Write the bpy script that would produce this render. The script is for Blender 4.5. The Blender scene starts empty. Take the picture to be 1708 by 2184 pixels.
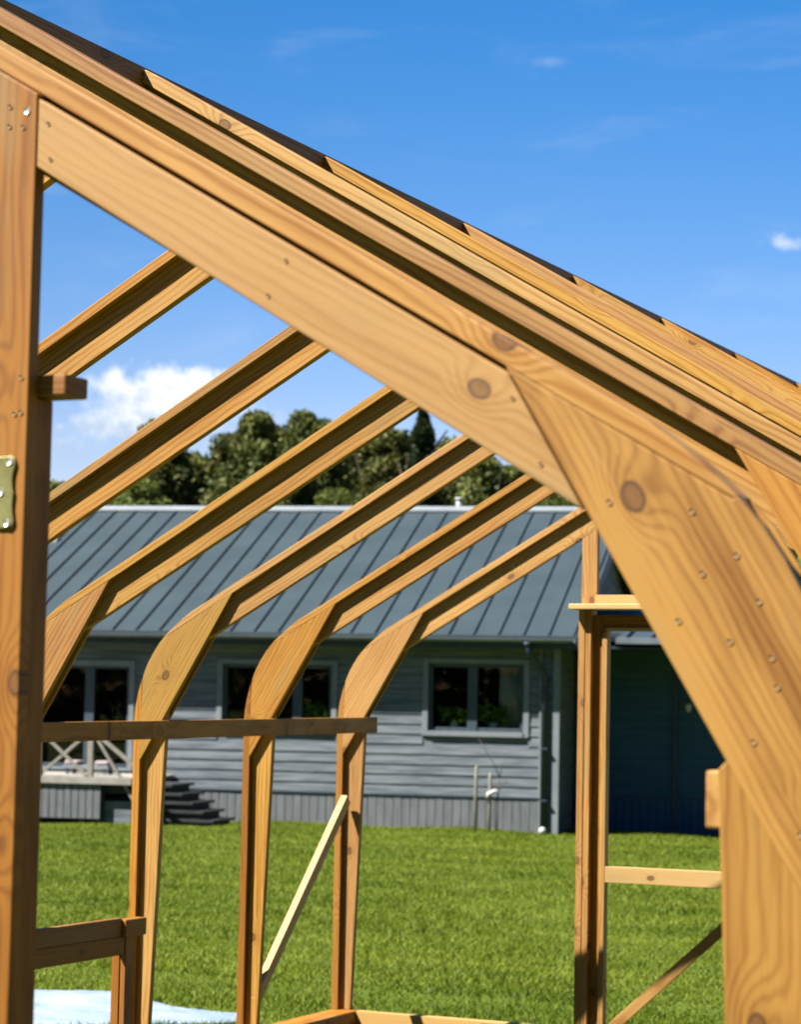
import bpy, bmesh, math, random
import numpy as np
from mathutils import Vector, Matrix
random.seed(7)
R = math.radians
sc = bpy.context.scene
COL = sc.collection

# ------------------------------------------------------------------ camera
YAW, PIT, ROLL, FPX = 0.43435, 0.079656, 0.0194, 5080.84
CAM = Vector((3.08443, -3.98369, 1.55462))
fw = Vector((-math.sin(YAW)*math.cos(PIT), math.cos(YAW)*math.cos(PIT), math.sin(PIT)))
rt0 = Vector((math.cos(YAW), math.sin(YAW), 0)); up0 = rt0.cross(fw)
rt = math.cos(ROLL)*rt0 + math.sin(ROLL)*up0
up = -math.sin(ROLL)*rt0 + math.cos(ROLL)*up0
cd = bpy.data.cameras.new('camera'); cam = bpy.data.objects.new('camera', cd); COL.objects.link(cam)
cam.matrix_world = Matrix(((rt.x, up.x, -fw.x, CAM.x), (rt.y, up.y, -fw.y, CAM.y), (rt.z, up.z, -fw.z, CAM.z), (0, 0, 0, 1)))
cd.sensor_fit = 'HORIZONTAL'; cd.sensor_width = 36; cd.lens = FPX/1708*36
cd.clip_start = 0.1; cd.clip_end = 2000
cd.dof.use_dof = True; cd.dof.focus_distance = 6.4; cd.dof.aperture_fstop = 9.2
sc.camera = cam

# ------------------------------------------------------------------ light
L = Vector((1.03, 1.0, -1.77)).normalized()
SUN_EL = math.asin(-L.z); SUN_AZ = math.atan2(-L.x, -L.y)
sd = bpy.data.lights.new('sun', 'SUN'); sd.energy = 5.0; sd.angle = R(0.53); sd.color = (1.0, 0.955, 0.88)
so = bpy.data.objects.new('sun', sd); COL.objects.link(so)
so.rotation_euler = L.to_track_quat('-Z', 'Y').to_euler()
so.location = (-8, -8, 14)
sc.view_settings.view_transform = 'Standard'; sc.view_settings.look = 'None'
sc.view_settings.exposure = 1.85; sc.view_settings.gamma = 1.0

w = bpy.data.worlds.new('World'); sc.world = w; w.use_nodes = True
nt = w.node_tree; nt.nodes.clear()
class G:
    """small helper that builds node graphs"""
    def __init__(s, nt): s.nt = nt
    def n(s, t, **k):
        nd = s.nt.nodes.new(t)
        for a, b in k.items():
            setattr(nd, a, b)
        return nd
    def put(s, sock, v):
        if isinstance(v, bpy.types.NodeSocket): s.nt.links.new(v, sock)
        else: sock.default_value = v
    def m(s, op, a, b=None, c=None, clamp=False):
        nd = s.n('ShaderNodeMath', operation=op); nd.use_clamp = clamp
        s.put(nd.inputs[0], a)
        if b is not None: s.put(nd.inputs[1], b)
        if c is not None: s.put(nd.inputs[2], c)
        return nd.outputs[0]
    def vm(s, op, a, b=None):
        nd = s.n('ShaderNodeVectorMath', operation=op)
        s.put(nd.inputs[0], a)
        if b is not None: s.put(nd.inputs[1], b)
        return nd.outputs[1] if op in ('LENGTH', 'DOT_PRODUCT', 'DISTANCE') else nd.outputs[0]
    def noise(s, vec, scale, detail=2.0, rough=0.5, dist=0.0):
        nd = s.n('ShaderNodeTexNoise'); nd.inputs['Scale'].default_value = scale
        nd.inputs['Detail'].default_value = detail; nd.inputs['Roughness'].default_value = rough
        nd.inputs['Distortion'].default_value = dist
        s.put(nd.inputs['Vector'], vec); return nd.outputs['Fac']
    def ramp(s, f, stops, interp='LINEAR'):
        nd = s.n('ShaderNodeValToRGB'); cr = nd.color_ramp; cr.interpolation = interp
        while len(cr.elements) < len(stops): cr.elements.new(0.5)
        for e, (p, c) in zip(cr.elements, stops):
            e.position = p; e.color = (*c, 1) if not isinstance(c, (int, float)) else (c, c, c, 1)
        s.put(nd.inputs[0], f); return nd.outputs[0]
    def mr(s, v, a, b, c=0.0, d=1.0, smooth=True):
        nd = s.n('ShaderNodeMapRange'); nd.interpolation_type = 'SMOOTHSTEP' if smooth else 'LINEAR'
        s.put(nd.inputs[0], v)
        for i, x in zip((1, 2, 3, 4), (a, b, c, d)): nd.inputs[i].default_value = x
        return nd.outputs[0]
    def mix(s, f, a, b, mode='MIX'):
        nd = s.n('ShaderNodeMix', data_type='RGBA', blend_type=mode)
        s.put(nd.inputs[0], f)
        for i, x in ((6, a), (7, b)):
            s.put(nd.inputs[i], (*x, 1) if isinstance(x, tuple) and len(x) == 3 else x)
        return nd.outputs[2]
g = G(nt)
sky = g.n('ShaderNodeTexSky', sky_type='NISHITA'); sky.sun_disc = False
sky.sun_elevation = SUN_EL; sky.sun_rotation = SUN_AZ
sky.altitude = 50; sky.air_density = 1.0; sky.dust_density = 0.1; sky.ozone_density = 2.2
tc = g.n('ShaderNodeTexCoord').outputs['Generated']
sp = g.n('ShaderNodeSeparateXYZ'); g.put(sp.inputs[0], tc)
az = g.m('MULTIPLY', g.m('ARCTAN2', g.m('MULTIPLY', sp.outputs[0], -1.0), sp.outputs[1]), 57.2958)
el = g.m('MULTIPLY', g.m('ARCSINE', sp.outputs[2]), 57.2958)
ae = g.n('ShaderNodeCombineXYZ'); g.put(ae.inputs[0], az); g.put(ae.inputs[1], el)
def cloud(caz, cel, ra, re, nscale, amp, soft, below=1.0):
    da = g.m('DIVIDE', g.m('SUBTRACT', az, caz), ra)
    de = g.m('DIVIDE', g.m('SUBTRACT', el, cel), re)
    if below != 1.0:      # flatter and softer underside
        de = g.m('MULTIPLY', de, g.mr(de, -0.05, 0.05, below, 1.0))
    d = g.m('SQRT', g.m('ADD', g.m('MULTIPLY', da, da), g.m('MULTIPLY', de, de)))
    nz = g.noise(ae.outputs[0], nscale, 6.0, 0.58)
    f = g.m('ADD', g.m('SUBTRACT', 1.0, d), g.m('MULTIPLY', g.m('SUBTRACT', nz, 0.5), amp))
    return g.mr(f, 0.0, soft)
c1 = cloud(30.7, 7.0, 2.6, 1.08, 1.5, 1.6, 0.6, 0.8)
c2 = cloud(34.2, 5.9, 2.2, 0.8, 1.1, 1.3, 0.8)
c3 = cloud(28.4, 6.2, 1.5, 0.9, 1.0, 1.2, 0.9)
c4 = g.m('MULTIPLY', cloud(15.75, 11.05, 0.62, 0.24, 2.6, 2.2, 1.3), 0.62)
c5 = g.m('MULTIPLY', cloud(21.5, 15.3, 0.8, 0.2, 2.0, 1.6, 1.6), 0.16)
cv = g.vm('MULTIPLY', ae.outputs[0], (0.12, 0.5, 1.0))
thin = g.m('MULTIPLY', g.mr(g.noise(cv, 1.6, 5.0, 0.6, 0.6), 0.5, 0.85), 0.09)
mask = g.m('MAXIMUM', g.m('MAXIMUM', c1, g.m('MULTIPLY', c2, 0.55)), g.m('MAXIMUM', g.m('MULTIPLY', c3, 0.5), g.m('MAXIMUM', c4, g.m('MAXIMUM', c5, thin))))
hs = g.n('ShaderNodeHueSaturation'); hs.inputs['Saturation'].default_value = 1.5
# sky weighted by direction: sunward half and zenith dimmed to lower the fill light
anti = g.vm('DOT_PRODUCT', g.vm('NORMALIZE', tc), (0.35, 0.93, 0.0))
g.put(hs.inputs['Value'], g.mr(anti, 0.1, 0.75, 0.42, 0.83))
g.put(hs.inputs['Color'], sky.outputs[0])
cshade = g.noise(ae.outputs[0], 2.2, 5.0, 0.6)
shade = g.mr(g.m('ADD', g.m('MULTIPLY', g.m('SUBTRACT', el, 6.6), 0.45), g.m('MULTIPLY', g.m('SUBTRACT', cshade, .5), 2.0)), -0.45, 0.55)
ccol = g.mix(shade, (3.0, 3.8, 4.9), (6.0, 6.15, 6.3))
skyc = g.mix(mask, g.mix(1.0, hs.outputs[0], (1.45, 1.03, 1.12), 'MULTIPLY'), ccol)
bg = g.n('ShaderNodeBackground'); g.put(bg.inputs[0], skyc); bg.inputs[1].default_value = 0.05
wo = g.n('ShaderNodeOutputWorld'); nt.links.new(bg.outputs[0], wo.inputs[0])

# ------------------------------------------------------------------ materials
def newmat(name):
    m = bpy.data.materials.new(name); m.use_nodes = True
    b = m.node_tree.nodes['Principled BSDF']
    return m, G(m.node_tree), b
def wood(name, pale, dark, knots=(), rings=95.0, ringamt=0.55, knotamt=1.0, tone=0.5, kth=0.52, sawamt=0.09):
    """sawn softwood: growth rings in the grain frame 'gc', fibres, blotches and knots"""
    m, g, b = newmat(name)
    at = g.n('ShaderNodeAttribute', attribute_name='gc').outputs['Vector']
    sp = g.n('ShaderNodeSeparateXYZ'); g.put(sp.inputs[0], at)
    rnd = g.n('ShaderNodeObjectInfo').outputs['Random']
    x, y, z = sp.outputs
    lo = g.noise(g.vm('MULTIPLY', at, (1.3, 7, 7)), 1.0, 3.0, 0.55)
    mid = g.noise(g.vm('MULTIPLY', at, (5, 40, 40)), 1.0, 2.0, 0.5)
    oy = g.m('ADD', y, g.m('MULTIPLY_ADD', rnd, 0.12, 0.02))
    oz = g.m('ADD', z, g.m('MULTIPLY_ADD', g.m('FRACT', g.m('MULTIPLY', rnd, 17.3)), 0.08, 0.015))
    rad = g.m('SQRT', g.m('ADD', g.m('MULTIPLY', oy, oy), g.m('MULTIPLY', oz, oz)))
    fld = g.m('ADD', g.m('MULTIPLY', rad, rings), g.m('MULTIPLY', g.m('SUBTRACT', lo, 0.5), 4.2))
    fld = g.m('ADD', fld, g.m('MULTIPLY', g.m('SUBTRACT', mid, 0.5), 0.8))
    # scattered knots
    kv = g.n('ShaderNodeCombineXYZ'); g.put(kv.inputs[0], g.m('MULTIPLY', x, 2.6)); g.put(kv.inputs[1], g.m('MULTIPLY', y, 6.5))
    wob = g.noise(g.vm('MULTIPLY', at, (30, 30, 30)), 1.0, 2.0)
    vor = g.n('ShaderNodeTexVoronoi', voronoi_dimensions='2D'); vor.inputs['Scale'].default_value = 1.0
    g.put(vor.inputs['Vector'], kv.outputs[0])
    vs = g.n('ShaderNodeSeparateXYZ'); g.put(vs.inputs[0], vor.outputs['Color'])
    on = g.mr(vs.outputs[0], kth, kth+.01)
    dv = g.vm('SUBTRACT', kv.outputs[0], vor.outputs['Position'])
    dv = g.vm('MULTIPLY', dv, (1.0, 0.62, 0.0))
    kd = g.m('ADD', g.vm('LENGTH', dv), g.m('MULTIPLY', g.m('SUBTRACT', wob, .5), 0.02))
    bump = g.m('MULTIPLY', g.m('MULTIPLY', g.mr(kd, 0.0, 0.26, 1.0, 0.0), on), 3.2)
    fld = g.m('ADD', fld, bump)
    kmask = g.m('MULTIPLY', g.mr(kd, 0.036, 0.050, 1.0, 0.0), on)
    kring = g.m('MULTIPLY_ADD', g.m('SINE', g.m('MULTIPLY', kd, 520.0)), 0.5, 0.5)
    krim = g.m('MULTIPLY', g.m('MULTIPLY', g.mr(kd, 0.030, 0.040, 0.0, 1.0), g.mr(kd, 0.046, 0.056, 1.0, 0.0)), on)
    khalo = g.m('MULTIPLY', g.mr(kd, 0.05, 0.15, 1.0, 0.0), on)
    for (kx, ky, kr) in knots:
        c = g.vm('SUBTRACT', at, (kx, ky, 0.0)); c = g.vm('MULTIPLY', c, (0.72, 1.0, 0.0))
        d = g.m('ADD', g.vm('LENGTH', c), g.m('MULTIPLY', g.m('SUBTRACT', wob, .5), 0.004))
        fld = g.m('ADD', fld, g.m('MULTIPLY', g.mr(d, 0.0, kr*4, 1.0, 0.0), 3.0))
        kmask = g.m('MAXIMUM', kmask, g.mr(d, kr*0.92, kr*1.03, 1.0, 0.0))
        kring = g.m('MAXIMUM', kring, g.m('MULTIPLY', g.mr(d, kr, kr*1.05, 1.0, 0.0), g.m('MULTIPLY_ADD', g.m('SINE', g.m('MULTIPLY', d, 26/kr)), 0.5, 0.5)))
        krim = g.m('MAXIMUM', krim, g.m('MULTIPLY', g.mr(d, kr*.62, kr*.95, 0.0, 1.0), g.mr(d, kr*1.02, kr*1.16, 1.0, 0.0)))
        khalo = g.m('MAXIMUM', khalo, g.m('MULTIPLY', g.mr(d, kr, kr*3.2, 1.0, 0.0), 0.9))
    ring = g.m('POWER', g.m('MULTIPLY_ADD', g.m('SINE', g.m('MULTIPLY', fld, 6.2832)), 0.5, 0.5), 2.2)
    fib = g.noise(g.vm('MULTIPLY', at, (13, 430, 430)), 1.0, 3.0, 0.65)
    blot = g.noise(g.vm('MULTIPLY', at, (1.6, 9, 9)), 1.0, 4.0, 0.6)
    f = g.m('ADD', g.m('MULTIPLY', ring, ringamt), g.m('MULTIPLY', g.m('SUBTRACT', fib, 0.45), 0.85))
    saw = g.m('MULTIPLY', g.m('SINE', g.m('MULTIPLY', x, 1130.0)), g.mr(g.noise(g.vm('MULTIPLY', at, (2.2, 6, 6)), 1.0, 2.0), 0.45, 0.62, 0.0, sawamt))
    f = g.m('ADD', f, saw)
    f = g.m('ADD', f, g.m('MULTIPLY', g.m('SUBTRACT', blot, 0.45), tone*1.6))
    strk = g.noise(g.vm('MULTIPLY', at, (0.9, 26, 26)), 1.0, 4.0, 0.62)
    f = g.m('ADD', f, g.m('MULTIPLY', g.m('SUBTRACT', strk, 0.47), 1.15))
    f = g.m('ADD', f, g.m('MULTIPLY', khalo, 0.22*knotamt), clamp=True)
    col = g.mix(f, pale, dark)
    green = g.mr(g.noise(g.vm('MULTIPLY', at, (2.1, 11, 11)), 1.0, 3.0), 0.56, 0.76, 0.0, 0.34)
    col = g.mix(green, col, (0.36, 0.29, 0.15))
    kc = g.mix(kring, (0.30, 0.135, 0.045), (0.16, 0.065, 0.022))
    col = g.mix(g.m('MULTIPLY', kmask, 0.85*knotamt), col, kc)
    col = g.mix(g.m('MULTIPLY', krim, 0.7*knotamt), col, (0.075, 0.032, 0.014))
    hsv = g.n('ShaderNodeHueSaturation'); g.put(hsv.inputs['Color'], col)
    g.put(hsv.inputs['Value'], g.m('MULTIPLY_ADD', rnd, 0.24, 0.88))
    g.put(hsv.inputs['Saturation'], g.m('MULTIPLY_ADD', g.m('FRACT', g.m('MULTIPLY', rnd, 7.7)), 0.14, 1.0))
    g.put(hsv.inputs['Hue'], g.m('MULTIPLY_ADD', g.m('FRACT', g.m('MULTIPLY', rnd, 29.1)), 0.007, 0.4975))
    g.put(b.inputs['Base Color'], hsv.outputs[0])
    b.inputs['Roughness'].default_value = 0.62; b.inputs['Specular IOR Level'].default_value = 0.3
    bp = g.n('ShaderNodeBump'); bp.inputs['Strength'].default_value = 0.25; bp.inputs['Distance'].default_value = 0.001
    g.put(bp.inputs['Height'], g.m('ADD', fib, g.m('MULTIPLY', ring, 0.4))); g.put(b.inputs['Normal'], bp.outputs[0])
    return m
def noisy(name, c1, c2, scale=8.0, rough=0.6, metal=0.0, spec=0.4, stretch=(1, 1, 1), bump=0.0, detail=4.0, obj=True):
    m, g, b = newmat(name)
    t = g.n('ShaderNodeTexCoord').outputs['Object']
    v = g.vm('MULTIPLY', t, stretch)
    f = g.mr(g.noise(v, scale, detail, 0.6), 0.3, 0.7)
    g.put(b.inputs['Base Color'], g.mix(f, c1, c2))
    b.inputs['Roughness'].default_value = rough; b.inputs['Metallic'].default_value = metal
    b.inputs['Specular IOR Level'].default_value = spec
    if bump:
        bp = g.n('ShaderNodeBump'); bp.inputs['Strength'].default_value = bump; bp.inputs['Distance'].default_value = 0.01
        g.put(bp.inputs['Height'], g.noise(v, scale*3, 3.0)); g.put(b.inputs['Normal'], bp.outputs[0])
    return m
PALE, MID, DARK = (0.68, 0.43, 0.175), (0.56, 0.30, 0.095), (0.36, 0.16, 0.045)
M = {}
M['pale'] = wood('pale_pine', (0.66, 0.375, 0.128), (0.38, 0.155, 0.036), rings=60, tone=0.8)
M['honey'] = wood('honey_pine', (0.58, 0.295, 0.085), (0.32, 0.12, 0.025), rings=55, tone=0.8)
M['brown'] = wood('brown_pine', (0.44, 0.19, 0.05), (0.21, 0.075, 0.018), rings=70)
M['red'] = wood('reddish_pine', (0.56, 0.30, 0.095), (0.30, 0.115, 0.028), rings=70, tone=1.0)
M['cream'] = wood('cream_pine', (0.78, 0.51, 0.22), (0.60, 0.34, 0.12), ringamt=0.4)
M['slate'] = noisy('slate_roof_metal', (0.052, 0.078, 0.092), (0.064, 0.094, 0.110), 1.2, 0.55, 0.0, 0.22)
M['slate_cap'] = noisy('ridge_flashing', (0.30, 0.34, 0.37), (0.38, 0.42, 0.45), 2.0, 0.45)
M['cap_white'] = noisy('pale_ridge_cap', (0.62, 0.64, 0.64), (0.72, 0.73, 0.72), 2.0, 0.5)
M['gutter'] = noisy('gutter_metal', (0.20, 0.24, 0.28), (0.26, 0.30, 0.34), 3.0, 0.4)
M['siding'] = noisy('grey_stained_boards', (0.140, 0.170, 0.200), (0.29, 0.33, 0.365), 2.2, 0.75, 0, .2, (0.7, 1, 9), 0.2)
M['skirt'] = noisy('grey_skirt_boards', (0.18, 0.20, 0.215), (0.26, 0.28, 0.30), 5.0, 0.75, 0, .2, (6, 1, 0.5), 0.2)
M['shadedsiding'] = noisy('shade_darkened_boards', (0.045, 0.125, 0.22), (0.075, 0.17, 0.28), 3.0, 0.75, 0, .2, (0.5, 1, 6), 0.2)  # grey siding again, with the wing wall's shade put into its colour
M['trim'] = noisy('grey_trim', (0.27, 0.31, 0.34), (0.33, 0.37, 0.40), 4.0, 0.6)
M['darktrim'] = noisy('dark_slate_trim', (0.03, 0.052, 0.08), (0.045, 0.07, 0.10), 4.0, 0.5)
M['darkstep'] = noisy('dark_stained_steps', (0.022, 0.028, 0.034), (0.04, 0.048, 0.055), 6.0, 0.7)
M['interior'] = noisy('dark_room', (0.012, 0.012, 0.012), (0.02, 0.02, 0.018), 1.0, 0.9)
M['deckwood'] = noisy('weathered_deck', (0.42, 0.39, 0.35), (0.56, 0.53, 0.47), 5.0, 0.7, 0, .2, (1, 6, 1))
M['rail'] = noisy('weathered_rail', (0.34, 0.31, 0.26), (0.46, 0.42, 0.35), 8.0, 0.7)
M['concrete'] = noisy('pale_concrete', (0.42, 0.40, 0.36), (0.55, 0.53, 0.48), 9.0, 0.85)
M['steel'] = noisy('screw_steel', (0.35, 0.33, 0.30), (0.55, 0.53, 0.5), 200.0, 0.35, 0.8)
M['hole'] = noisy('screw_hole', (0.03, 0.015, 0.006), (0.05, 0.025, 0.01), 300.0, 0.8)
M['brightscrew'] = noisy('bright_screw', (0.80, 0.79, 0.76), (0.88, 0.87, 0.84), 300.0, 0.3, 0.3)
M['brass'] = noisy('yellow_zinc_plate', (0.30, 0.27, 0.10), (0.45, 0.42, 0.16), 25.0, 0.5, 0.5)
M['bracket'] = noisy('black_bracket', (0.01, 0.012, 0.015), (0.02, 0.022, 0.025), 60.0, 0.5)
M['curtain'] = noisy('pale_curtain', (0.62, 0.66, 0.55), (0.82, 0.84, 0.74), 14.0, 0.9, 0, .1, (6, 6, 0.2))
M['cushion'] = noisy('pink_cushion', (0.50, 0.40, 0.40), (0.60, 0.50, 0.50), 10.0, 0.9)
M['bark'] = noisy('bark', (0.05, 0.035, 0.025), (0.12, 0.08, 0.055), 6.0, 0.9, 0, .1, (4, 4, 1))
M['twig'] = noisy('twig_bark', (0.10, 0.07, 0.05), (0.17, 0.12, 0.09), 30.0, 0.9)
M['white'] = noisy('white_plastic', (0.75, 0.75, 0.72), (0.82, 0.82, 0.80), 20.0, 0.4)
# glass
m, g, b = newmat('window_glass'); gn = m.node_tree; gn.nodes.remove(b)
tr = g.n('ShaderNodeBsdfTransparent'); tr.inputs[0].default_value = (0.93, 0.96, 0.94, 1)
gl = g.n('ShaderNodeBsdfGlossy'); gl.inputs['Roughness'].default_value = 0.02; gl.inputs[0].default_value = (1, 1, 1, 1)
fr = g.n('ShaderNodeFresnel'); fr.inputs[0].default_value = 1.3
ms = g.n('ShaderNodeMixShader'); g.put(ms.inputs[0], fr.outputs[0]); gn.links.new(tr.outputs[0], ms.inputs[1]); gn.links.new(gl.outputs[0], ms.inputs[2])
gn.links.new(ms.outputs[0], gn.nodes['Material Output'].inputs[0]); M['glass'] = m
# plastic sheet
m, g, b = newmat('plastic_sheet')
tcn = g.n('ShaderNodeTexCoord').outputs['Object']
f = g.noise(g.vm('MULTIPLY', tcn, (1, 1.6, 1)), 2.4, 5.0, 0.6)
g.put(b.inputs['Base Color'], g.mix(g.mr(f, 0.35, 0.65), (0.42, 0.55, 0.70), (0.62, 0.72, 0.84)))
b.inputs['Roughness'].default_value = 0.28; b.inputs['Specular IOR Level'].default_value = 0.6
bp = g.n('ShaderNodeBump'); bp.inputs['Strength'].default_value = 0.7; bp.inputs['Distance'].default_value = 0.02
g.put(bp.inputs['Height'], g.noise(tcn, 9.0, 5.0, 0.6, 1.0)); g.put(b.inputs['Normal'], bp.outputs[0]); M['sheet'] = m
def leafmat(name, a, c, scale=0.9, trans=0.25, st=(1, 1, 1)):
    m, g, b = newmat(name)
    t = g.n('ShaderNodeTexCoord').outputs['Object']
    r = g.n('ShaderNodeObjectInfo').outputs['Random']
    geo = g.n('ShaderNodeNewGeometry').outputs['Random Per Island']
    f = g.m('ADD', g.m('MULTIPLY', g.noise(g.vm('MULTIPLY', t, st), scale, 3.0), 0.75), g.m('MULTIPLY', geo, 0.32))
    c0 = g.mix(g.mr(f, 0.3, 0.8), a, c)
    hsv = g.n('ShaderNodeHueSaturation'); g.put(hsv.inputs['Color'], c0)
    g.put(hsv.inputs['Value'], g.m('MULTIPLY_ADD', r, 0.3, 0.85)); g.put(hsv.inputs['Hue'], g.m('MULTIPLY_ADD', r, 0.02, 0.49))
    g.put(b.inputs['Base Color'], hsv.outputs[0]); b.inputs['Roughness'].default_value = 0.6
    b.inputs['Specular IOR Level'].default_value = 0.2
    tl = g.n('ShaderNodeBsdfTranslucent'); g.put(tl.inputs[0], hsv.outputs[0])
    mx = g.n('ShaderNodeMixShader'); mx.inputs[0].default_value = trans
    m.node_tree.links.new(b.outputs[0], mx.inputs[1]); m.node_tree.links.new(tl.outputs[0], mx.inputs[2])
    m.node_tree.links.new(mx.outputs[0], m.node_tree.nodes['Material Output'].inputs[0])
    return m
M['pine_leaf'] = leafmat('pine_needles', (0.030, 0.044, 0.010), (0.115, 0.122, 0.024))
M['spruce_leaf'] = leafmat('spruce_needles', (0.014, 0.028, 0.011), (0.042, 0.062, 0.02))
M['birch_leaf'] = leafmat('young_birch_leaves', (0.062, 0.086, 0.015), (0.145, 0.165, 0.034), 0.9, 0.35)
M['house_leaf'] = leafmat('houseplant_leaves', (0.12, 0.28, 0.03), (0.28, 0.5, 0.07), 4.0)
M['grass'] = leafmat('grass_blades', (0.125, 0.20, 0.006), (0.32, 0.385, 0.03), 0.8, 0.35, (0.35, 1.5, 1))
# lawn
m, g, b = newmat('lawn')
t = g.n('ShaderNodeTexCoord').outputs['Object']
f1 = g.noise(t, 0.5, 4.0, 0.6); f2 = g.noise(g.vm('MULTIPLY', t, (1, 1, 1)), 14.0, 4.0, 0.7); f3 = g.noise(t, 70.0, 2.0, 0.6)
f = g.m('ADD', g.m('MULTIPLY', f1, 0.45), g.m('ADD', g.m('MULTIPLY', f2, 0.35), g.m('MULTIPLY', f3, 0.3)))
g.put(b.inputs['Base Color'], g.ramp(f, [(0.36, (0.085, 0.13, 0.007)), (0.53, (0.14, 0.195, 0.012)), (0.72, (0.22, 0.265, 0.035))]))
b.inputs['Roughness'].default_value = 0.8; b.inputs['Specular IOR Level'].default_value = 0.15
bp = g.n('ShaderNodeBump'); bp.inputs['Strength'].default_value = 0.8; bp.inputs['Distance'].default_value = 0.03
g.put(bp.inputs['Height'], g.m('ADD', f2, g.m('MULTIPLY', f3, .5))); g.put(b.inputs['Normal'], bp.outputs[0]); M['lawn'] = m

# ------------------------------------------------------------------ object helpers
def link(name, me, mat=None, parent=None):
    if mat is not None:
        for mm in (mat if isinstance(mat, (list, tuple)) else [mat]): me.materials.append(mm)
    o = bpy.data.objects.new(name, me); COL.objects.link(o)
    if parent is not None: o.parent = parent
    return o
def tag(o, label=None, cat=None, group=None, kind=None):
    if label: o['label'] = label
    if cat: o['category'] = cat
    if group: o['group'] = group
    if kind: o['kind'] = kind
    return o
def empty(name, loc=(0, 0, 0), rz=0.0):
    o = bpy.data.objects.new(name, None); COL.objects.link(o); o.location = loc; o.rotation_euler = (0, 0, rz)
    o.empty_display_size = 0.2; return o
SEED = [0]
class MB:
    """collects shapes in one bmesh and links them as one mesh object"""
    def __init__(s): s.bm = bmesh.new(); s.grain = []
    def hull_prism(s, pts, axis, a, b, grain=None, off=None, bev=0.0022, mi=0):
        """extrude polygon pts (2D) along axis ('y': pts are x,z; 'x': pts are y,z; 'z': pts are x,y)"""
        def P(p, t):
            return {'y': (p[0], t, p[1]), 'x': (t, p[0], p[1]), 'z': (p[0], p[1], t)}[axis]
        bm = bmesh.new()
        va = [bm.verts.new(P(p, a)) for p in pts]; vb = [bm.verts.new(P(p, b)) for p in pts]
        n = len(pts)
        fs = [bm.faces.new(va), bm.faces.new(list(reversed(vb)))]
        for i in range(n): fs.append(bm.faces.new((va[i], vb[i], vb[(i+1) % n], va[(i+1) % n])))
        bmesh.ops.recalc_face_normals(bm, faces=bm.faces)
        s._finish(bm, grain, off, bev, mi)
    def box(s, p0, p1, grain=None, off=None, bev=0.0022, mi=0, mat=None):
        bm = bmesh.new()
        bmesh.ops.create_cube(bm, size=1)
        c = (Vector(p0)+Vector(p1))/2; d = Vector(p1)-Vector(p0)
        for v in bm.verts: v.co = Vector((c.x+v.co.x*d.x, c.y+v.co.y*d.y, c.z+v.co.z*d.z))
        bmesh.ops.recalc_face_normals(bm, faces=bm.faces)
        if mat is not None: bmesh.ops.transform(bm, matrix=mat, verts=bm.verts)
        s._finish(bm, grain, off, bev, mi)
    def beam(s, A, B, wd, ht, side=(0, 0, 1), off=None, bev=0.0022, mi=0):
        """box beam from A to B; wd along 'side' projected, ht along the other"""
        A, B = Vector(A), Vector(B); u = (B-A).normalized(); v = Vector(side); v = (v-u*v.dot(u)).normalized(); ww = u.cross(v)
        bm = bmesh.new(); bmesh.ops.create_cube(bm, size=1); ln = (B-A).length; c = (A+B)/2
        for q in bm.verts: q.co = c+u*(q.co.x*ln)+v*(q.co.y*wd)+ww*(q.co.z*ht)
        bmesh.ops.recalc_face_normals(bm, faces=bm.faces)
        s._finish(bm, (u, v, ww), off, bev, mi)
    def tube(s, path, rad, seg=10, mi=0):
        bm = bmesh.new(); rings = []
        n = len(path)
        for i, p in enumerate(path):
            p = Vector(p); r = rad[i] if isinstance(rad, (list, tuple)) else rad
            d = (Vector(path[min(i+1, n-1)])-Vector(path[max(i-1, 0)])).normalized()
            a = d.cross(Vector((0.31, 0.2, 0.93)));  a = a.normalized() if a.length > 1e-3 else Vector((1, 0, 0)); b2 = d.cross(a)
            rings.append([bm.verts.new(p+a*math.cos(2*math.pi*k/seg)*r+b2*math.sin(2*math.pi*k/seg)*r) for k in range(seg)])
        for i in range(n-1):
            for k in range(seg): bm.faces.new((rings[i][k], rings[i][(k+1) % seg], rings[i+1][(k+1) % seg], rings[i+1][k]))
        bm.faces.new(rings[0]); bm.faces.new(list(reversed(rings[-1])))
        bmesh.ops.recalc_face_normals(bm, faces=bm.faces)
        for f in bm.faces: f.smooth = len(f.verts) == 4
        s._finish(bm, None, None, 0, mi)
    def _finish(s, bm, grain, off, bev, mi):
        if bev:
            bmesh.ops.bevel(bm, geom=list(bm.edges), offset=bev, segments=2, profile=0.5, affect='EDGES', clamp_overlap=True)
        for f in bm.faces: f.material_index = mi
        if off is None:
            off = (random.uniform(0, 40), random.uniform(0, 40), random.uniform(0.0, 0.02))
        gr = grain or (Vector((1, 0, 0)), Vector((0, 0, 1)), Vector((0, 1, 0)))
        if not isinstance(gr[0], Vector): gr = tuple(Vector(q) for q in gr)
        base = len(s.bm.verts)
        mp = {}
        cen = sum((v.co for v in bm.verts), Vector())/len(bm.verts)
        for v in bm.verts:
            nv = s.bm.verts.new(v.co); mp[v] = nv
            q = v.co - cen
            s.grain.append((q.dot(gr[0])+off[0], q.dot(gr[1])+off[1], q.dot(gr[2])+off[2]) if off[0] or off[1] else (v.co.dot(gr[0]), v.co.dot(gr[1]), v.co.dot(gr[2])-cen.dot(gr[2])))
        for f in bm.faces:
            nf = s.bm.faces.new([mp[v] for v in f.verts]); nf.material_index = f.material_index; nf.smooth = f.smooth
        bm.free()
    def build(s, name, mat, parent=None, label=None):
        me = bpy.data.meshes.new(name); s.bm.to_mesh(me); s.bm.free()
        at = me.attributes.new('gc', 'FLOAT_VECTOR', 'POINT')
        at.data.foreach_set('vector', np.array(s.grain, dtype=np.float32).ravel())
        o = link(name, me, mat, parent)
        if label: o['label'] = label
        return o
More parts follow.
